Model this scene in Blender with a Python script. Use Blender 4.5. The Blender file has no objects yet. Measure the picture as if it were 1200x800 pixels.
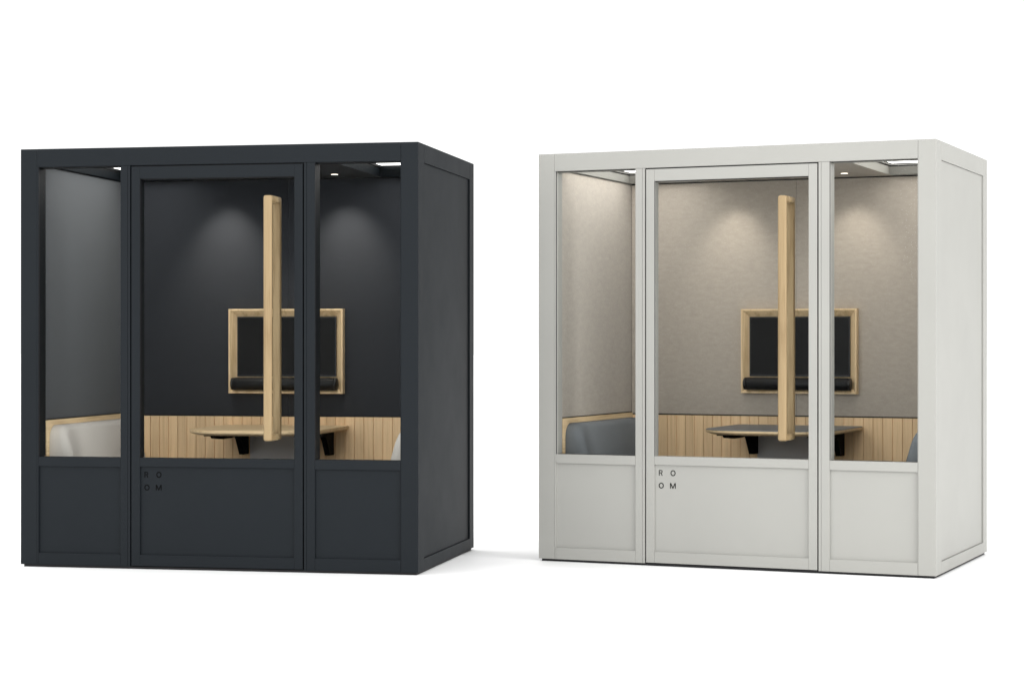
import bpy, bmesh, math, random
from mathutils import Vector, Matrix
random.seed(4)
S = bpy.context.scene
COL = S.collection
R = math.radians

# ---------------------------------------------------------------- camera
FPX = 2420.0                      # focal length in pixels of a 1200 px wide picture
BASE = 0.013                      # height of the black plinth under each booth
cam = bpy.data.objects.new('camera', bpy.data.cameras.new('camera'))
COL.objects.link(cam)
cam.location = (0, 0, 1.1755 + BASE)
cam.rotation_euler = (R(90), 0, 0)
cam.data.sensor_width = 36
cam.data.lens = 36 * FPX / 1200
cam.data.shift_y = (401.2 - 400) / 1200
cam.data.clip_start = 0.1
cam.data.clip_end = 500
S.camera = cam

# ---------------------------------------------------------------- studio light
S.view_settings.view_transform = 'Standard'
S.view_settings.look = 'None'
S.view_settings.exposure = 0
S.view_settings.gamma = 1
W = bpy.data.worlds.new('World'); S.world = W; W.use_nodes = True
wn, wl = W.node_tree.nodes, W.node_tree.links
wn.clear()
wo = wn.new('ShaderNodeOutputWorld'); bg = wn.new('ShaderNodeBackground')
tc = wn.new('ShaderNodeTexCoord'); sp = wn.new('ShaderNodeSeparateXYZ')
mr = wn.new('ShaderNodeMapRange')               # bright backdrop behind the booths, dimmer room behind the camera
mr.inputs['From Min'].default_value = -0.30; mr.inputs['From Max'].default_value = 0.25
mr.inputs['To Min'].default_value = 0.80; mr.inputs['To Max'].default_value = 1.15
zz = wn.new('ShaderNodeMath'); zz.operation = 'MULTIPLY'      # brighter towards the ceiling
z2 = wn.new('ShaderNodeMath'); z2.operation = 'MULTIPLY_ADD'; z2.inputs[1].default_value = 1.7
wl.new(tc.outputs['Generated'], sp.inputs[0]); wl.new(sp.outputs['Y'], mr.inputs['Value'])
wl.new(sp.outputs['Z'], zz.inputs[0]); wl.new(sp.outputs['Z'], zz.inputs[1])
wl.new(zz.outputs[0], z2.inputs[0]); wl.new(mr.outputs[0], z2.inputs[2])
# glow added left of the camera to brighten the fronts, and the backdrop fades a little beyond its right edge
ml = wn.new('ShaderNodeMapRange'); ml.interpolation_type = 'SMOOTHSTEP'
ml.inputs['From Min'].default_value = -0.36; ml.inputs['From Max'].default_value = -0.66
ml.inputs['To Min'].default_value = 0.0; ml.inputs['To Max'].default_value = 1.0
mb = wn.new('ShaderNodeMapRange'); mb.interpolation_type = 'SMOOTHSTEP'
mb.inputs['From Min'].default_value = 0.26; mb.inputs['From Max'].default_value = 0.42
mb.inputs['To Min'].default_value = 1.0; mb.inputs['To Max'].default_value = 0.5
wl.new(sp.outputs['X'], ml.inputs['Value']); wl.new(sp.outputs['X'], mb.inputs['Value'])
ad = wn.new('ShaderNodeMath'); ad.operation = 'ADD'; mu = wn.new('ShaderNodeMath'); mu.operation = 'MULTIPLY'
wl.new(z2.outputs[0], ad.inputs[0]); wl.new(ml.outputs[0], ad.inputs[1])
wl.new(ad.outputs[0], mu.inputs[0]); wl.new(mb.outputs[0], mu.inputs[1])
wl.new(mu.outputs[0], bg.inputs['Strength'])
bg.inputs['Color'].default_value = (1, 1, 1, 1)
wl.new(bg.outputs[0], wo.inputs[0])

def area(name, loc, target, sx, sy, power, color=(1, 1, 1)):
    l = bpy.data.lights.new(name, 'AREA'); l.shape = 'RECTANGLE'; l.size = sx; l.size_y = sy
    l.energy = power; l.color = color
    o = bpy.data.objects.new(name, l); COL.objects.link(o); o.location = loc
    o.rotation_euler = (Vector(target) - Vector(loc)).to_track_quat('-Z', 'Y').to_euler()
    return o
area('softbox', (14.5, -1.0, 5.0), (0.4, 10.8, 1.0), 9, 6, 2700)
area('added_front_fill', (-2.0, 2.5, 3.2), (0.7, 10.9, 0.9), 3.5, 3, 150)  # fill lamp added to even out the light on the fronts

# ---------------------------------------------------------------- material helpers
def mat(name, color, rough=0.5, spec=0.5, metal=0.0):
    m = bpy.data.materials.new(name); m.use_nodes = True
    b = m.node_tree.nodes['Principled BSDF']
    b.inputs['Base Color'].default_value = (*color, 1)
    b.inputs['Roughness'].default_value = rough
    b.inputs['Specular IOR Level'].default_value = spec
    b.inputs['Metallic'].default_value = metal
    return m, m.node_tree.nodes, m.node_tree.links, b

def noise(n, l, vec, scale, detail=4, rough=0.5):
    t = n.new('ShaderNodeTexNoise'); t.inputs['Scale'].default_value = scale
    t.inputs['Detail'].default_value = detail; t.inputs['Roughness'].default_value = rough
    l.new(vec, t.inputs['Vector']); return t.outputs['Fac']

def mapping(n, l, scale):
    c = n.new('ShaderNodeTexCoord'); m = n.new('ShaderNodeMapping')
    m.inputs['Scale'].default_value = scale
    l.new(c.outputs['Object'], m.inputs['Vector']); return m.outputs[0]

def ramp(n, l, fac, stops):
    r = n.new('ShaderNodeValToRGB'); e = r.color_ramp.elements
    while len(e) < len(stops): e.new(0.5)
    for k, (p, c) in enumerate(stops):
        e[k].position = p; e[k].color = (*c, 1)
    l.new(fac, r.inputs[0]); return r.outputs[0]

def bump(n, l, b, h, dist, strength=1.0, prev=None):
    bp = n.new('ShaderNodeBump'); bp.inputs['Distance'].default_value = dist
    bp.inputs['Strength'].default_value = strength
    l.new(h, bp.inputs['Height'])
    l.new(bp.outputs[0], b.inputs['Normal']); return bp

def paint(name, c, rough, spec=0.5):
    m, n, l, b = mat(name, c, rough, spec)
    v = mapping(n, l, (1, 1, 1))
    big = noise(n, l, v, 1.7, 3)
    l.new(ramp(n, l, big, [(0.3, tuple(k * 0.975 for k in c)), (0.7, tuple(k * 1.025 for k in c))]), b.inputs['Base Color'])
    fine = noise(n, l, v, 260, 2)
    bump(n, l, b, fine, 0.0003, 0.35)
    mrr = n.new('ShaderNodeMapRange'); mrr.inputs['To Min'].default_value = rough - 0.04; mrr.inputs['To Max'].default_value = rough + 0.05
    l.new(noise(n, l, v, 6, 4), mrr.inputs['Value']); l.new(mrr.outputs[0], b.inputs['Roughness'])
    return m

def felt(name, c, amp=0.10, scale=1.0, bumpd=0.0016, sheen=0.03):
    m, n, l, b = mat(name, c, 0.95, 0.12)
    v = mapping(n, l, (scale, scale, scale * 2.2))
    a = noise(n, l, v, 20, 8, 0.75)
    f = noise(n, l, v, 190, 3, 0.6)
    mx = n.new('ShaderNodeMath'); mx.operation = 'MULTIPLY_ADD'
    mx.inputs[1].default_value = 0.45
    l.new(f, mx.inputs[0])
    h = n.new('ShaderNodeMath'); h.operation = 'MULTIPLY'; h.inputs[1].default_value = 0.55
    l.new(a, h.inputs[0]); l.new(h.outputs[0], mx.inputs[2])
    l.new(ramp(n, l, mx.outputs[0], [(0.34, tuple(k * (1 - amp) for k in c)), (0.66, tuple(k * (1 + amp) for k in c))]), b.inputs['Base Color'])
    bump(n, l, b, mx.outputs[0], bumpd, 0.8)
    try:
        b.inputs['Sheen Weight'].default_value = sheen; b.inputs['Sheen Roughness'].default_value = 0.5
        b.inputs['Sheen Tint'].default_value = (0.75, 0.78, 0.8, 1)
    except Exception: pass
    return m

def oak(name, axis='z', slat=None, tone=1.0, tint=(1, 1, 1)):
    c0 = tuple(k * tone for k in (0.40, 0.27, 0.135)); c1 = tuple(k * tone for k in (0.63, 0.475, 0.285))
    c0 = tuple(a * t for a, t in zip(c0, tint)); c1 = tuple(a * t for a, t in zip(c1, tint))
    if slat: c0 = tuple(0.45 * a + 0.55 * t for a, t in zip(c0, c1))
    m, n, l, b = mat(name, c1, 0.52, 0.35)
    sc = {'z': (26, 26, 1.3), 'x': (1.3, 26, 26), 'y': (26, 1.3, 26)}[axis]
    if slat: sc = (70, 70, 2.2)
    v = mapping(n, l, sc)
    if slat:
        c = n.new('ShaderNodeTexCoord'); s = n.new('ShaderNodeSeparateXYZ'); l.new(c.outputs['Object'], s.inputs[0])
        a = n.new('ShaderNodeMath'); a.operation = 'SUBTRACT'; a.inputs[1].default_value = slat[0]; l.new(s.outputs['X'], a.inputs[0])
        d = n.new('ShaderNodeMath'); d.operation = 'DIVIDE'; d.inputs[1].default_value = slat[1]; l.new(a.outputs[0], d.inputs[0])
        fl = n.new('ShaderNodeMath'); fl.operation = 'FLOOR'; l.new(d.outputs[0], fl.inputs[0])
        wnz = n.new('ShaderNodeTexWhiteNoise'); wnz.noise_dimensions = '1D'; l.new(fl.outputs[0], wnz.inputs['W'])
        ad = n.new('ShaderNodeVectorMath'); ad.operation = 'MULTIPLY_ADD'
        l.new(wnz.outputs['Color'], ad.inputs[0]); ad.inputs[1].default_value = (40, 40, 40); l.new(v, ad.inputs[2])
        v = ad.outputs[0]
    g = noise(n, l, v, 1.0, 6, 0.62)
    f = noise(n, l, v, 4.5, 3, 0.6)
    mx = n.new('ShaderNodeMath'); mx.operation = 'MULTIPLY_ADD'; mx.inputs[1].default_value = 0.3
    l.new(f, mx.inputs[0])
    h = n.new('ShaderNodeMath'); h.operation = 'MULTIPLY'; h.inputs[1].default_value = 0.7
    l.new(g, h.inputs[0]); l.new(h.outputs[0], mx.inputs[2])
    col = ramp(n, l, mx.outputs[0], [(0.33, c0), (0.52, c1), (0.7, tuple(k * 1.07 for k in c1))])
    if slat:
        hs = n.new('ShaderNodeHueSaturation'); l.new(col, hs.inputs['Color'])
        mr2 = n.new('ShaderNodeMapRange'); mr2.inputs['To Min'].default_value = 0.88; mr2.inputs['To Max'].default_value = 1.08
        l.new(wnz.outputs['Value'], mr2.inputs['Value']); l.new(mr2.outputs[0], hs.inputs['Value'])
        col = hs.outputs[0]
    l.new(col, b.inputs['Base Color'])
    bump(n, l, b, mx.outputs[0], 0.0006, 0.5)
    return m

def glass(name):
    m = bpy.data.materials.new(name); m.use_nodes = True
    n, l = m.node_tree.nodes, m.node_tree.links; n.clear()
    o = n.new('ShaderNodeOutputMaterial'); mx = n.new('ShaderNodeMixShader')
    t = n.new('ShaderNodeBsdfTransparent'); g = n.new('ShaderNodeBsdfGlossy'); fr = n.new('ShaderNodeFresnel')
    t.inputs['Color'].default_value = (0.985, 0.992, 0.99, 1)
    g.inputs['Roughness'].default_value = 0.01; fr.inputs['IOR'].default_value = 1.035
    l.new(fr.outputs[0], mx.inputs[0]); l.new(t.outputs[0], mx.inputs[1]); l.new(g.outputs[0], mx.inputs[2])
    l.new(mx.outputs[0], o.inputs[0]); return m

def emit(name, color, strength):
    m = bpy.data.materials.new(name); m.use_nodes = True
    n, l = m.node_tree.nodes, m.node_tree.links; n.clear()
    o = n.new('ShaderNodeOutputMaterial'); e = n.new('ShaderNodeEmission')
    e.inputs[0].default_value = (*color, 1); e.inputs[1].default_value = strength
    l.new(e.outputs[0], o.inputs[0]); return m

# ---------------------------------------------------------------- mesh helpers
def add_box(bm, u0, u1, v0, v1, z0, z1, bev=0.0012, seg=2):
    vs = [bm.verts.new((x, y, z)) for x in (u0, u1) for y in (v0, v1) for z in (z0, z1)]
    q = [(0, 1, 3, 2), (4, 6, 7, 5), (0, 4, 5, 1), (2, 3, 7, 6), (0, 2, 6, 4), (1, 5, 7, 3)]
    fs = [bm.faces.new([vs[i] for i in f]) for f in q]
    bmesh.ops.recalc_face_normals(bm, faces=fs)
    if bev:
        es = list({e for f in fs for e in f.edges})
        bmesh.ops.bevel(bm, geom=es, offset=bev, segments=seg, affect='EDGES', profile=0.5)

def add_prism(bm, pts, a0, a1, axis, bev=0.0, seg=2):
    """extrude an outline: axis 'x' -> pts are (y,z); 'y' -> (x,z); 'z' -> (x,y)"""
    mk = {'x': lambda p, a: (a, p[0], p[1]), 'y': lambda p, a: (p[0], a, p[1]), 'z': lambda p, a: (p[0], p[1], a)}[axis]
    A = [bm.verts.new(mk(p, a0)) for p in pts]; B = [bm.verts.new(mk(p, a1)) for p in pts]
    fs = [bm.faces.new(A), bm.faces.new(B[::-1])]
    caps = list(fs)
    n = len(pts)
    for i in range(n): fs.append(bm.faces.new([A[i], B[i], B[(i + 1) % n], A[(i + 1) % n]]))
    bmesh.ops.recalc_face_normals(bm, faces=fs)
    if bev:
        es = list({e for f in caps for e in f.edges})
        bmesh.ops.bevel(bm, geom=es, offset=bev, segments=seg, affect='EDGES', profile=0.5)

def add_loft(bm, loops, cap=True):
    rows = [[bm.verts.new(p) for p in lp] for lp in loops]
    fs = []
    n = len(rows[0])
    for a, b in zip(rows, rows[1:]):
        for i in range(n): fs.append(bm.faces.new([a[i], a[(i + 1) % n], b[(i + 1) % n], b[i]]))
    if cap:
        fs.append(bm.faces.new(rows[0])); fs.append(bm.faces.new(rows[-1]))
    bmesh.ops.recalc_face_normals(bm, faces=fs)

def rrect(x0, x1, y0, y1, rs, n=8):
    """rounded rectangle outline; rs radii for corners (x0y0, x1y0, x1y1, x0y1)"""
    out = []
    cs = [(x0, y0, 1, 1, 180), (x1, y0, -1, 1, 270), (x1, y1, -1, -1, 0), (x0, y1, 1, -1, 90)]
    for (cx, cy, sx, sy, a0), r in zip(cs, rs):
        r = max(r, 1e-4)
        for k in range(n + 1):
            a = R(a0 + 90 * k / n)
            out.append((cx + sx * r + r * math.cos(a), cy + sy * r + r * math.sin(a)))
    return out

def add_disc(bm, c, r, z0, z1, n=32):
    add_prism(bm, [(c[0] + r * math.cos(2 * math.pi * k / n), c[1] + r * math.sin(2 * math.pi * k / n)) for k in range(n)], z0, z1, 'z')

def build(name, bm, material, parent=None, org=(0, 0, 0), smooth=False):
    for v in bm.verts: v.co -= Vector(org)
    me = bpy.data.meshes.new(name); bm.to_mesh(me); bm.free()
    me.materials.append(material)
    if smooth:
        for p in me.polygons: p.use_smooth = True
        try: me.set_sharp_from_angle(angle=R(38))
        except Exception: pass
    o = bpy.data.objects.new(name, me); COL.objects.link(o)
    if parent: o.parent = parent
    return o

def B(*boxes, bev=0.0012):
    bm = bmesh.new()
    for b in boxes: add_box(bm, *b, bev=bev)
    return bm

# ---------------------------------------------------------------- setting
m_floor, n_, l_, b_ = mat('white_studio_floor', (0.90, 0.90, 0.90), 0.6, 0.2)
bm = bmesh.new(); bmesh.ops.create_grid(bm, x_segments=2, y_segments=2, size=200)
floor = build('floor', bm, m_floor); floor['kind'] = 'structure'

# ---------------------------------------------------------------- shared materials
M_GLASS = glass('clear_glass')
M_BLACK = mat('black_gasket', (0.006, 0.006, 0.007), 0.6, 0.3)[0]
M_BRKT = mat('black_steel', (0.0025, 0.0025, 0.0025), 0.7, 0.05)[0]
M_INK = mat('black_lettering', (0.002, 0.002, 0.002), 0.7, 0.04)[0]
M_OAK_Z = oak('oak_vertical', 'z', tone=1.08)
M_OAK_X = oak('oak_horizontal', 'x', tone=1.08)
M_OAK_Y = oak('oak_bench', 'y', tone=1.15)
M_OAK_H = oak('oak_handle_darkened', 'z', tone=0.45, tint=(1.0, 0.95, 0.82))  # same oak darkened to offset the stronger light outside the glass
M_SLAT = oak('oak_slats', 'z', slat=(0.0, 0.0565), tone=1.2, tint=(1.03, 0.98, 0.96))
M_SCREEN = mat('dark_screen', (0.006, 0.006, 0.0062), 0.4, 0.12)[0]
M_BEZEL = mat('screen_bezel', (0.004, 0.004, 0.004), 0.4, 0.4)[0]
M_BAR = mat('speaker_cloth', (0.006, 0.0062, 0.0065), 0.5, 0.22)[0]
M_PANEL = mat('grey_cable_panel', (0.52, 0.52, 0.53), 0.7, 0.3)[0]
M_LIGHTPANEL = emit('ceiling_light_panel', (1.0, 0.975, 0.94), 5.0)
M_LAMP = emit('downlight_lens', (1.0, 0.90, 0.76), 4)
M_BOUNCEFLOOR = felt('booth_carpet', (0.24, 0.24, 0.235))  # hidden carpet, lightened so it bounces light up inside the booth

WD, DP, HT = 2.1714, 1.3418, 2.2

def booth(cfg):
    th = cfg['theta']; near = Vector((cfg['near'][0], cfg['near'][1], 0))
    eu = Vector((math.cos(th), -math.sin(th), 0)); ev = Vector((math.sin(th), math.cos(th), 0))
    P = lambda u, v, z: near + eu * (u - WD) + ev * v + Vector((0, 0, z + BASE))
    def thing(name, label, cat, group, org):
        o = bpy.data.objects.new(name, None); COL.objects.link(o); o.empty_display_size = 0.1
        o.location = P(*org); o.rotation_euler = (0, 0, -th)
        o['label'] = label; o['category'] = cat; o['group'] = group
        return o
    paintm, felt_m, cush, ttop, tedge = cfg['paint'], cfg['felt'], cfg['cushion'], cfg['table_top'], cfg['table_edge']
    ceil_m, ceil_side = cfg['ceiling'], cfg['paint_in']

    O = (WD / 2, DP / 2, -BASE)
    T = thing('meeting_booth', cfg['label'], 'office booth', 'freestanding glazed meeting booths', O)
    def part(name, bm, m, parent=None, smooth=False): return build(name, bm, m, parent or T, O, smooth)

    e = 0.0012
    # plinth and body shell
    part('plinth', B((0.014, WD - 0.012, 0.012, DP - 0.012, -BASE, 0.0)), M_BLACK)
    part('floor_panel', B((0.06, WD - 0.06, 0.075, DP - 0.06, 0.001, 0.03)), M_BOUNCEFLOOR)
    PW = 0.0915
    for (a, b, c, d) in ((0, PW, 0, 0.131), (WD - PW, WD, 0, 0.131), (0, PW, DP - 0.106, DP), (WD - PW, WD, DP - 0.106, DP)):
        if c == 0:      # front posts: the wide leg faces front, the return faces the side
            o0, o1 = (0, 0.064) if a == 0 else (WD - 0.064, WD)
            bm = bmesh.new()
            if a == 0: pts = [(0, 0), (PW, 0), (PW, 0.064), (0.058, 0.064), (0.058, 0.131), (0, 0.131)]
            else: pts = [(WD, 0), (WD, 0.131), (WD - 0.058, 0.131), (WD - 0.058, 0.064), (WD - PW, 0.064), (WD - PW, 0)]
            add_prism(bm, pts, 0, HT, 'z')
            bmesh.ops.bevel(bm, geom=list(bm.edges), offset=0.002, segments=3, affect='EDGES', profile=0.5)
            part('corner_post', bm, paintm)
        else:
            o0, o1 = (0, 0.06) if a == 0 else (WD - 0.06, WD)
            part('corner_post', B((o0, o1, c, d, 0, HT), bev=0.002), paintm)
    g = 0.0008
    part('beam', B((PW + g, WD - PW - g, 0, 0.064, 2.1045, HT), bev=0.0015), paintm)                        # front
    part('beam', B((0.0605, WD - 0.0605, DP - 0.05, DP, 2.1045, HT), bev=0.0015), paintm)                     # back
    for s in (0, 1):
        x0, x1 = (0, 0.058) if s == 0 else (WD - 0.058, WD)
        part('beam', B((x0, x1, 0.131 + g, DP - 0.106 - g, 2.1045, HT), bev=0.0015), paintm)
        part('bottom_rail', B((x0, x1, 0.131 + g, DP - 0.106 - g, 0, 0.060), bev=0.0015), paintm)
        y0, y1 = (0.009, 0.050) if s == 0 else (WD - 0.050, WD - 0.009)
        part('side_panel', B((y0, y1, 0.133, DP - 0.108, 0.0615, 2.103), bev=0.001), paintm)
        w0, w1 = (0.051, 0.064) if s == 0 else (WD - 0.064, WD - 0.051)
        if s == 0: part('inner_wall', B((0.0585, 0.066, 0.075, 1.272, 0.03, 2.118), bev=0.001), felt_m)
        else: part('inner_wall', B((WD - 0.066, WD - 0.0585, 0.075, 1.272, 0.03, 2.118), bev=0.001), felt_m)
    part('back_panel', B((0.061, WD - 0.061, DP - 0.045, DP - 0.006, 0, 2.1035), bev=0.001), paintm)
    # back wall lining: two felt boards with a joint in the middle
    part('back_wall', B((0.067, WD / 2 - 0.0008, 1.272, 1.295, 0.03, 2.118), (WD / 2 + 0.0008, WD - 0.067, 1.272, 1.295, 0.03, 2.118), bev=0.0012), felt_m)
    # black shadow joints
    part('shadow_joint', B((0.067, WD - 0.067, 1.268, 1.2715, 0.745, 0.7525), bev=0), M_BLACK)
    part('shadow_joint', B((0.0665, 0.0705, 0.15, 1.268, 0.7575, 0.763), bev=0), M_BLACK)  # black strip standing in for the shadow line above the bench back
    part('shadow_joint', B((0.067, WD - 0.067, 1.274, 1.30, 2.118, 2.1245), bev=0), M_BLACK)
    # wainscot: vertical oak slats with V grooves
    bm = bmesh.new()
    u = 0.5235 - 0.0565 * 8
    pts = []
    start, end, y = 0.0675, WD - 0.0675, 1.262
    xs = []
    while u < end:
        if u > start + 0.01: xs.append(u)
        u += 0.0565
    pts = [(start, 1.2715), (start, y)]
    for x in xs: pts += [(x - 0.0020, y), (x - 0.0008, y + 0.006), (x + 0.0008, y + 0.006), (x + 0.0020, y)]
    pts += [(end, y), (end, 1.2715)]
    add_prism(bm, pts, 0.03, 0.745, 'z')
    part('wainscot', bm, cfg['slat'])
    part('cable_panel', B((0.858, 1.272, 1.248, 1.2618, 0.03, 0.66), bev=0.001), M_PANEL)

    # roof and ceiling with two recessed light panels
    part('roof', B((0.0585, WD - 0.0585, 0.065, DP - 0.051, 2.190, 2.1985), bev=0.001), paintm)
    ZC, ZT = 2.125, 2.167
    L0, L1, R0, R1, V0, V1 = 0.078, 0.522, 1.648, WD - 0.078, 0.17, 1.215
    cb = bmesh.new()
    for bx in ((L1, R0, 0.065, 1.2735, ZC, 2.137),                                     # centre
               (0.0665, WD - 0.0665, 0.065, V0, ZC + 0.0005, 2.1365)):                 # strip along the front
        add_box(cb, *bx, bev=0)
    ceiling = part('ceiling', cb, ceil_m)
    for (a, b) in ((L0, L1), (R0, R1)):
        ins = 0.012
        bm = bmesh.new()
        lo = [(a, V0), (b, V0), (b, V1), (a, V1)]
        hi = [(a + ins, V0 + ins), (b - ins, V0 + ins), (b - ins, V1 - 0.055), (a + ins, V1 - 0.055)]
        add_box(bm, a, b, V1 + 0.0, 1.2735, ZC, 2.137, bev=0)
        l0 = [bm.verts.new((x, y, ZC)) for x, y in lo]; h0 = [bm.verts.new((x, y, ZT)) for x, y in hi]
        for i in range(4): bm.faces.new([l0[i], l0[(i + 1) % 4], h0[(i + 1) % 4], h0[i]])
        fr = part('light_surround', bm, ceil_side, ceiling)
        # black gap, inner frame, glowing panel
        x0, x1, y0, y1 = a + ins, b - ins, V0 + ins, V1 - 0.055
        k = 0.004
        bm = B((x0 - k, x0, y0, y1, ZT, 2.174), (x1, x1 + k, y0, y1, ZT, 2.174), (x0 - k, x1 + k, y1, y1 + k, ZT, 2.174), (x0 - k, x1 + k, y0 - k, y0, ZT, 2.174), bev=0)
        part('gasket_gap_line', bm, M_BLACK, fr)
        j = 0.012
        bm = B((x0, x0 + j, y0, y1, 2.174, 2.181), (x1 - j, x1, y0, y1, 2.174, 2.181), (x0 + j, x1 - j, y1 - j, y1, 2.174, 2.181), (x0 + j, x1 - j, y0, y0 + j, 2.174, 2.181), bev=0)
        part('inner_trim', bm, ceil_side, fr)
        bm = B((x0 + j, x0 + j + k, y0 + j, y1 - j, 2.179, 2.184), (x0 + j, x1 - j, y1 - j - k, y1 - j, 2.179, 2.184), bev=0)
        part('gasket_gap_line', bm, M_BLACK, fr)
        part('light_panel', B((x0, x1, y0, y1, 2.184, 2.188), bev=0), M_LIGHTPANEL, fr)
    for ul in (0.727, 1.445):
        bm = bmesh.new(); add_disc(bm, (ul, 0.985), 0.030, ZC - 0.002, ZC + 0.001)
        dl = part('downlight', bm, ceil_side, ceiling)
        bm = bmesh.new(); add_disc(bm, (ul, 0.985), 0.020, ZC - 0.0026, ZC - 0.0021)
        part('lens', bm, M_LAMP, dl)
        ld = bpy.data.lights.new('downlight_beam', 'SPOT'); ld.energy = cfg['spot']; ld.spot_size = R(70); ld.spot_blend = 1.0
        ld.color = (1.0, 0.93, 0.83); ld.shadow_soft_size = 0.02
        lo = bpy.data.objects.new('downlight_beam', ld); COL.objects.link(lo)
        lo.parent = T; lo.location = (ul - O[0], 0.985 - O[1], ZC - 0.012 - O[2]); lo.rotation_euler = (R(31), 0, 0)

    # fixed side windows
    def window(s0, s1, jl, jr, groove):
        """s0..s1 unit, opening jl..jr"""
        bm = bmesh.new()
        zt = 2.1035
        add_box(bm, s0, jl, 0.0, 0.064, 0, zt, bev=0.0012)
        add_box(bm, jr, s1, 0.0, 0.064, 0, zt, bev=0.0012)
        add_box(bm, jl + 0.0006, jr - 0.0006, 0.0, 0.064, 0.521, 0.570, bev=0.0012)
        add_box(bm, jl + 0.0006, jr - 0.0006, 0.0, 0.064, 0, 0.063, bev=0.0012)
        w = part('window', bm, paintm)
        # the slim cover strip beside the door
        part('cover_strip', B(groove + (0.0, 0.060, 0, zt), bev=0.0012), paintm, w)
        part('lower_panel', B((jl - 0.004, jr + 0.004, 0.011, 0.05, 0.058, 0.526), bev=0), paintm, w)
        part('glass_pane', B((jl - 0.003, jr + 0.003, 0.030, 0.036, 0.566, 2.107), bev=0), M_GLASS, w)
        gk = B((jl, jl + 0.0009, 0.0015, 0.0115, 0.570, zt),  # first box: black strip drawn for the shadow gap along the left jamb
               (jl + 0.0025, jr - 0.0025, 0.024, 0.030, zt - 0.003, zt), (jl + 0.0025, jr - 0.0025, 0.024, 0.030, 0.570, 0.5725), bev=0)
        part('gasket_gap_line', gk, M_BLACK, w)
        for bx in ((jl, jl + 0.0015, 0.012, 0.088, 0.571, zt - 0.001), (jr - 0.0015, jr, 0.012, 0.088, 0.571, zt - 0.001),
                   (jl + 0.0016, jr - 0.0016, 0.040, 0.088, zt - 0.003, zt - 0.0015)):
            part('lining', B(bx, bev=0), cfg['reveal'], w)
        return w
    window(PW + g, 0.6000, 0.1010, 0.5610, (0.6012, 0.6145))
    window(1.5790, WD - PW - g, 1.6230, WD - PW - g - 0.0008, (1.5645, 1.5778))
    # dark reveal behind the door gaps
    part('door_gasket', B((0.6145, 0.6215, 0.020, 0.055, 0, 2.1), (1.5575, 1.5645, 0.020, 0.055, 0, 2.1), (0.6215, 1.5575, 0.02, 0.055, 2.0985, 2.104), bev=0), M_BLACK)
    # door
    D0, D1, J0, J1, ZD = 0.6215, 1.5572, 0.6685, 1.5120, 2.0975
    bm = bmesh.new()
    add_box(bm, D0, J0, 0, 0.05, 0.004, ZD); add_box(bm, J1, D1, 0, 0.05, 0.004, ZD)
    for z0, z1 in ((2.034, ZD), (0.525, 0.571), (0.004, 0.063)):
        add_box(bm, J0 + 0.0005, J1 - 0.0005, 0, 0.05, z0, z1)
    door = part('door', bm, paintm)
    part('lower_panel', B((J0 - 0.004, J1 + 0.004, 0.011, 0.04, 0.058, 0.53), bev=0), paintm, door)
    part('glass_pane', B((J0 - 0.003, J1 + 0.003, 0.022, 0.030, 0.567, 2.038), bev=0), M_GLASS, door)
    for bx in ((J0, J0 + 0.0015, 0.012, 0.060, 0.572, 2.033), (J1 - 0.0015, J1, 0.012, 0.060, 0.572, 2.033)):
        part('lining', B(bx, bev=0), cfg['reveal'], door)
    part('gasket_gap_line', B((J0, J0 + 0.0009, 0.0015, 0.0115, 0.571, 2.034),  # first strip paints the dark shadow gap at the door's left jamb
                     (J0 + 0.003, J1 - 0.0025, 0.016, 0.022, 2.030, 2.034), bev=0), M_BLACK, door)
    # lettering
    for ch, x0, x1, z0, z1 in (('R', 0.6905, 0.7110, 0.4680, 0.4975), ('O', 0.7565, 0.7840, 0.4672, 0.4982),
                               ('O', 0.6900, 0.7180, 0.4000, 0.4305), ('M', 0.7535, 0.7850, 0.4008, 0.4300)):
        if ch == 'R':
            bm = bmesh.new(); t_ = 0.0042; f0, f1 = 0.0098, 0.0106
            hb = (z1 - z0) * 0.56; ro_ = hb / 2; zc = z1 - ro_; xc = x1 - ro_
            add_prism(bm, [(x0, z0), (x0 + t_, z0), (x0 + t_, z1), (x0, z1)], f0, f1, 'y')
            out_ = [(x0 + t_ + 0.00005, z1)] + [(xc + ro_ * math.sin(math.pi * k / 12), zc + ro_ * math.cos(math.pi * k / 12)) for k in range(13)] + [(x0 + t_ + 0.00005, zc - ro_)]
            ri_ = ro_ - t_ * 0.9
            in_ = [(x0 + t_ + 0.00005, zc + ri_)] + [(xc + ri_ * math.sin(math.pi * k / 12), zc + ri_ * math.cos(math.pi * k / 12)) for k in range(13)] + [(x0 + t_ + 0.00005, zc - ri_)]
            add_prism(bm, out_ + in_[::-1], f0, f1, 'y')
            zl = zc - ro_ - 0.00005
            add_prism(bm, [(xc - 0.001, zl), (xc + t_ - 0.001, zl), (x1 + 0.0004, z0), (x1 - t_ - 0.0002, z0)], f0, f1, 'y')
            for v in bm.verts: v.co -= Vector(O)
            me = bpy.data.meshes.new('letter'); bm.to_mesh(me); bm.free()
        elif ch == 'M':
            bm = bmesh.new(); t_ = 0.0042; xm = (x0 + x1) / 2
            pts = [(x0, z0), (x0 + t_, z0), (x0 + t_, z1 - 0.008), (xm - 0.0018, z0), (xm + 0.0018, z0), (x1 - t_, z1 - 0.008), (x1 - t_, z0), (x1, z0),
                   (x1, z1), (x1 - 0.0058, z1), (xm, z0 + 0.007), (x0 + 0.0058, z1), (x0, z1)]
            add_prism(bm, pts, 0.0098, 0.0106, 'y')
            for v in bm.verts: v.co -= Vector(O)
            me = bpy.data.meshes.new('letter'); bm.to_mesh(me); bm.free()
        else:
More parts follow.
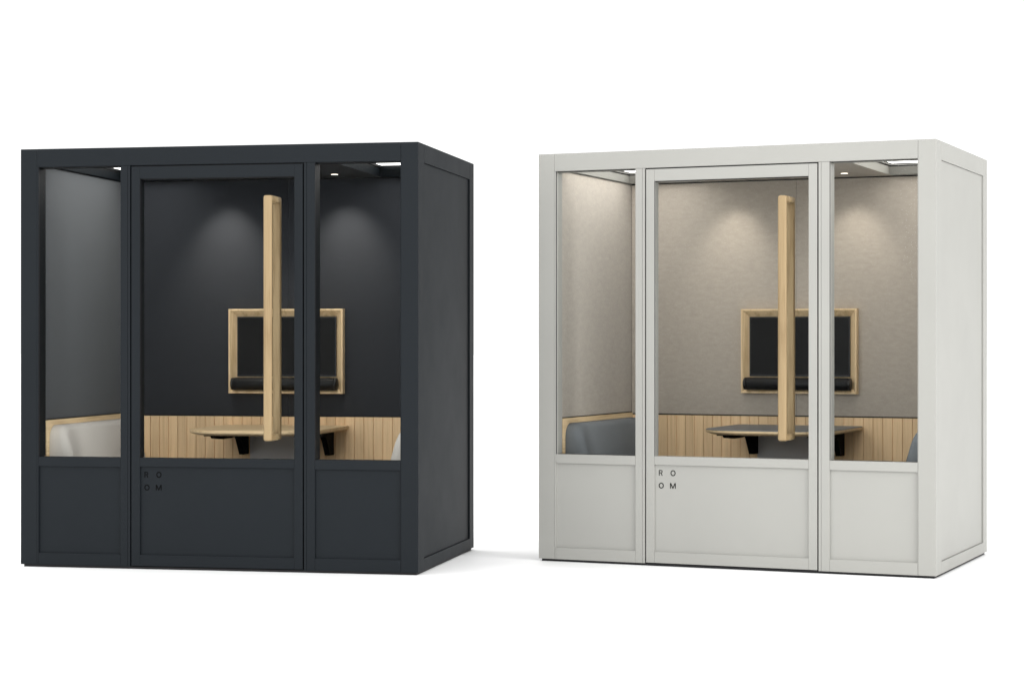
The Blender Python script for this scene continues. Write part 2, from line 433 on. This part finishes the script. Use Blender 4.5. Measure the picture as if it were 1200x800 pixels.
            cu = bpy.data.curves.new('letter', 'FONT'); cu.body = ch; cu.size = 0.04; cu.extrude = 0.0003; cu.offset = 0.0005
            tmp = bpy.data.objects.new('letter', cu); COL.objects.link(tmp)
            bpy.context.view_layer.update()
            me = bpy.data.meshes.new_from_object(tmp.evaluated_get(bpy.context.evaluated_depsgraph_get()))
            bpy.data.objects.remove(tmp)
            xs_ = [v.co.x for v in me.vertices]; ys_ = [v.co.y for v in me.vertices]
            mx_, my_ = min(xs_), min(ys_)
            sx = (x1 - x0) / (max(xs_) - mx_); sy = (z1 - z0) / (max(ys_) - my_)
            for v in me.vertices:
                x, y, z = v.co
                v.co = (x0 + (x - mx_) * sx - O[0], 0.0102 - z - O[1], z0 + (y - my_) * sy - O[2])
        me.materials.append(M_INK)
        o = bpy.data.objects.new('letter', me); COL.objects.link(o); o.parent = door
    # a pair of tall oak pull handles, back to back through the glass
    def handle(vf, vb_, vg):
        """bar between vf (outer face) and vb_, its two returns reaching the glass at vg"""
        bm = bmesh.new()
        u0, u1, z0, z1, rt, ro_ = 1.3675, 1.4130, 0.668, 1.934, 0.034, 0.014
        sg = 1 if vb_ > vf else -1
        pts = [(vg, z1)]
        pts += [(vf + sg * (ro_ - ro_ * math.sin(R(90 * k / 6))), z1 - (ro_ - ro_ * math.cos(R(90 * k / 6)))) for k in range(7)]
        pts += [(vf + sg * (ro_ - ro_ * math.cos(R(90 * k / 6))), z0 + (ro_ - ro_ * math.sin(R(90 * k / 6)))) for k in range(7)]
        pts += [(vg, z0), (vg, z0 + rt), (vb_, z0 + rt), (vb_, z1 - rt), (vg, z1 - rt)]
        add_prism(bm, pts, u0, u1, 'x', bev=0.011, seg=5)
        return part('handle', bm, M_OAK_H, door, True)
    handle(-0.074, -0.048, 0.0215)
    handle(0.106, 0.080, 0.0305)

    # ------------------------------------------------------------ benches
    def bench(side):
        lab = cfg['bench_labels'][side]
        f = (lambda x: x) if side == 0 else (lambda x: WD - x)
        org = (f(0.30), 0.70, 0.03)
        t = thing('bench', lab, 'bench', 'upholstered booth benches', org)
        def bx(u0, u1, *r, bev=0.003):
            a, b = sorted((f(u0), f(u1))); bm = bmesh.new(); add_box(bm, a, b, *r, bev=bev); return bm
        v0, v1, zt = 0.150, 1.258, 0.757
        # oak shell: rim round the cushion, made as a rounded frame
        bm = bmesh.new()
        ro = rrect(v0, v1, 0.03, zt, (0.004, 0.004, 0.004, 0.016), 6)
        ri = rrect(v0 + 0.040, v1 - 0.004, 0.05, zt - 0.027, (0.004, 0.004, 0.004, 0.075), 6)
        ua, ub = 0.0672, 0.080
        loops = [[(f(ua), p[0], p[1]) for p in ro], [(f(ub), p[0], p[1]) for p in ro],
                 [(f(ub), p[0], p[1]) for p in ri], [(f(ua + 0.006), p[0], p[1]) for p in ri]]
        add_loft(bm, loops)
        build('backrest_shell', bm, M_OAK_Y, t, org, False)
        # back cushion: slanting thickness, soft rolled edge
        def thick(z): return 0.080 + 0.095 * max(0.0, min(1.0, (0.757 - z) / 0.30)) ** 0.85
        loops = []
        rr = 0.040
        N = 8
        for k in range(N + 1):
            a = R(90 * k / N)
            ins = rr * (1 - math.cos(a)); 
            out = rrect(v0 + 0.042 + ins, v1 - 0.006 - ins * 0.4, 0.44 + ins * 0.3, zt - 0.029 - ins * 0.75, (0.02, 0.02, 0.02, max(0.078 - ins * 0.6, 0.01)), 8)
            loops.append([(f(0.080 + (thick(p[1]) - 0.02) * (0.55 + 0.45 * math.sin(a)) * (0 if k < 0 else 1)), p[0], p[1]) for p in out])
        base = rrect(v0 + 0.042, v1 - 0.006, 0.44, zt - 0.029, (0.02, 0.02, 0.02, 0.078), 8)
        loops.insert(0, [(f(0.074), p[0], p[1]) for p in base])
        bm = bmesh.new(); add_loft(bm, loops)
        build('back_cushion', bm, cush, t, org, True)
        build('seat_cushion', bx(0.10, 0.60, v0 + 0.01, v1 - 0.004, 0.34, 0.44, bev=0.025), cush, t, org, True)
        build('seat_base', bx(0.10, 0.57, v0 + 0.015, v1 - 0.004, 0.031, 0.338), M_OAK_Z, t, org)
    bench(0); bench(1)

    # ------------------------------------------------------------ table on two wall brackets
    dx = cfg['dx']
    org = (1.09 + dx, 0.85, 0.67)
    t = thing('table', cfg['table_label'], 'table', 'booth tables', org)
    ta, tb, tv, tw = 0.728 + dx, 1.472 + dx, 0.425, 1.2605
    rr = 0.25
    def outline(i): return rrect(ta + i, tb - i, tv + i, tw, (rr - i * .6, rr - i * .6, 0.03, 0.03), 14)
    top = 0.697
    bm = bmesh.new()
    add_loft(bm, [[(x, y, top - 0.0045) for x, y in outline(0.0)], [(x, y, top - 0.015) for x, y in outline(0.001)],
                  [(x, y, top - 0.021) for x, y in outline(0.010)], [(x, y, top - 0.029) for x, y in outline(0.036)]])
    build('tabletop', bm, tedge, t, org)
    bm = bmesh.new()
    add_loft(bm, [[(x, y, top) for x, y in outline(0.0045)], [(x, y, top - 0.0015) for x, y in outline(0.002)], [(x, y, top - 0.0045) for x, y in outline(0.002)]])
    build('table_surface', bm, ttop, t, org)
    for ub in (0.826, 1.340):
        bm = bmesh.new()
        pts = [(1.2475, top - 0.0295), (0.56, top - 0.0295), (0.56, 0.660), (0.66, 0.658), (0.685, 0.642), (0.80, 0.634), (0.94, 0.634), (1.045, 0.640), (1.075, 0.636), (1.10, 0.615), (1.125, 0.580), (1.165, 0.528), (1.2475, 0.528)]
        add_prism(bm, pts, ub + dx * 0.4, ub + dx * 0.4 + 0.032, 'x', bev=0.0015)
        build('bracket', bm, M_BRKT, t, org)

    # ------------------------------------------------------------ wall screen in an oak tray
    dx = cfg['dx']
    org = (1.094 + dx, 1.25, 0.88)
    t = thing('wall_screen', cfg['screen_label'], 'screen', 'wall screens in oak frames', org)
    a, b, c, d, yf = 0.749 + dx, 1.438 + dx, 0.880, 1.370, 1.224
    def rc(i): return [(a + i, c + i), (b - i, c + i), (b - i, d - i), (a + i, d - i)]
    bm = bmesh.new()
    ys = [(0, 1.2712), (0, yf + 0.001), (0.001, yf), (0.009, yf), (0.010, yf + 0.001), (0.044, 1.262), (0.044, 1.2712)]
    rows = [[bm.verts.new((x, yy, z)) for x, z in rc(i)] for i, yy in ys]
    for r0, r1 in zip(rows, rows[1:] + rows[:1]):
        for i in range(4): bm.faces.new([r0[i], r0[(i + 1) % 4], r1[(i + 1) % 4], r1[i]])
    bmesh.ops.recalc_face_normals(bm, faces=list(bm.faces))
    build('frame', bm, cfg['frame_oak'], t, org)
    sx0, sx1, sz0, sz1 = 0.7945 + dx, 1.3925 + dx, 0.978, 1.3245
    pnl = build('screen', B((sx0, sx1, 1.250, 1.2615, sz0, sz1), bev=0.001), M_BEZEL, t, org)
    q = 0.007
    build('display', B((sx0 + q, sx1 - q, 1.2488, 1.2499, sz0 + q + .004, sz1 - q), bev=0), M_SCREEN, pnl, org)
    build('backboard', B((a + 0.0445, b - 0.0445, 1.262, 1.2712, c + 0.0445, d - 0.0445), bev=0), M_OAK_Z, t, org)

    # ------------------------------------------------------------ sound bar
    org = (1.09 + dx, 1.20, 0.899)
    t = thing('sound_bar', cfg['bar_label'], 'speaker', 'sound bars under the screens', org)
    def tube(x0, x1, r, prof=None, n=40):
        x0 += dx; x1 += dx
        bm = bmesh.new()
        cy, cz = 1.205, 0.936
        prof = prof or [(x0, r - 0.004), (x0 + 0.0012, r - 0.0012), (x0 + 0.004, r), (x1 - 0.004, r), (x1 - 0.0012, r - 0.0012), (x1, r - 0.004)]
        add_loft(bm, [[(x, cy + rr_ * math.cos(2 * math.pi * k / n), cz + rr_ * math.sin(2 * math.pi * k / n)) for k in range(n)] for x, rr_ in prof])
        return bm
    r0 = 0.0365
    build('housing', tube(0.792, 1.396, r0), M_BAR, t, org, True)
    build('end_cap', tube(0.777, 0.7915, r0 - 0.0006), M_BEZEL, t, org, True)
    build('end_cap', tube(1.3965, 1.411, r0 - 0.0006), M_BEZEL, t, org, True)
    build('camera_collar', tube(1.075, 1.089, r0 + 0.0012), M_BEZEL, t, org, True)
    build('wall_mount', B((1.03 + dx, 1.15 + dx, 1.235, 1.2495, 0.915, 0.957), bev=0.001), M_BEZEL, t, org)
    return T

# ---------------------------------------------------------------- the two booths
dark_paint = paint('charcoal_paint', (0.0075, 0.0100, 0.0125), 0.55, 0.14)
dark_reveal = mat('black_lining', (0.006, 0.007, 0.008), 0.6, 0.12)[0]
light_paint = paint('pale_grey_paint', (0.310, 0.308, 0.287), 0.5, 0.25)
dark_felt = felt('charcoal_felt', (0.0240, 0.0262, 0.0310), 0.13, 1.0, 0.00025, sheen=0.36)
light_felt = felt('beige_felt', (0.375, 0.336, 0.290), 0.15, 1.0, 0.00035, sheen=0.28)
beige_cushion = felt('beige_upholstery', (0.52, 0.49, 0.45), 0.04, 3, 0.0005)
slate_cushion = felt('slate_upholstery', (0.150, 0.161, 0.170), 0.05, 3, 0.0005)
grey_top = mat('grey_linoleum', (0.125, 0.13, 0.135), 0.42, 0.4)[0]
dark_ceiling = mat('charcoal_ceiling', (0.030, 0.032, 0.035), 0.6, 0.3)[0]
light_ceiling = mat('beige_grey_ceiling', (0.40, 0.37, 0.33), 0.7, 0.3)[0]

booth(dict(
    reveal=dark_reveal, theta=0.1945, near=(-0.4791, 10.5493), paint=dark_paint, paint_in=dark_paint, felt=dark_felt, cushion=beige_cushion,
    table_top=M_OAK_X, table_edge=M_OAK_X, ceiling=dark_ceiling, slat=M_SLAT, frame_oak=M_OAK_Z, spot=27.0, dx=-0.014,
    label='dark charcoal grey meeting booth with glazed front and dark grey felt lining',
    bench_labels=['beige upholstered bench at the left end of the charcoal booth', 'beige upholstered bench at the right end of the charcoal booth, mostly hidden'],
    table_label='all oak table with rounded corners on the back wall of the charcoal booth',
    screen_label='black screen in an oak frame on the dark grey felt wall of the charcoal booth',
    bar_label='black tubular sound bar below the screen in the charcoal booth'))
booth(dict(
    reveal=light_paint, theta=0.4133, near=(2.1342, 10.3913), paint=light_paint, paint_in=light_paint, felt=light_felt, cushion=slate_cushion,
    table_top=grey_top, table_edge=M_OAK_X, ceiling=light_ceiling, slat=M_SLAT, frame_oak=M_OAK_Z, spot=8.5, dx=0.016,
    label='pale grey meeting booth with glazed front and beige felt lining',
    bench_labels=['slate grey upholstered bench at the left end of the pale booth', 'slate grey upholstered bench at the right end of the pale booth, mostly hidden'],
    table_label='oak edged table with grey top on the back wall of the pale booth',
    screen_label='black screen in an oak frame on the beige felt wall of the pale booth',
    bar_label='black tubular sound bar below the screen in the pale booth'))

S.render.engine = 'CYCLES'
S.cycles.max_bounces = 8
S.cycles.transparent_max_bounces = 12
S.cycles.caustics_reflective = False
S.cycles.caustics_refractive = False
S.cycles.blur_glossy = 1.0
S.cycles.sample_clamp_indirect = 3.0
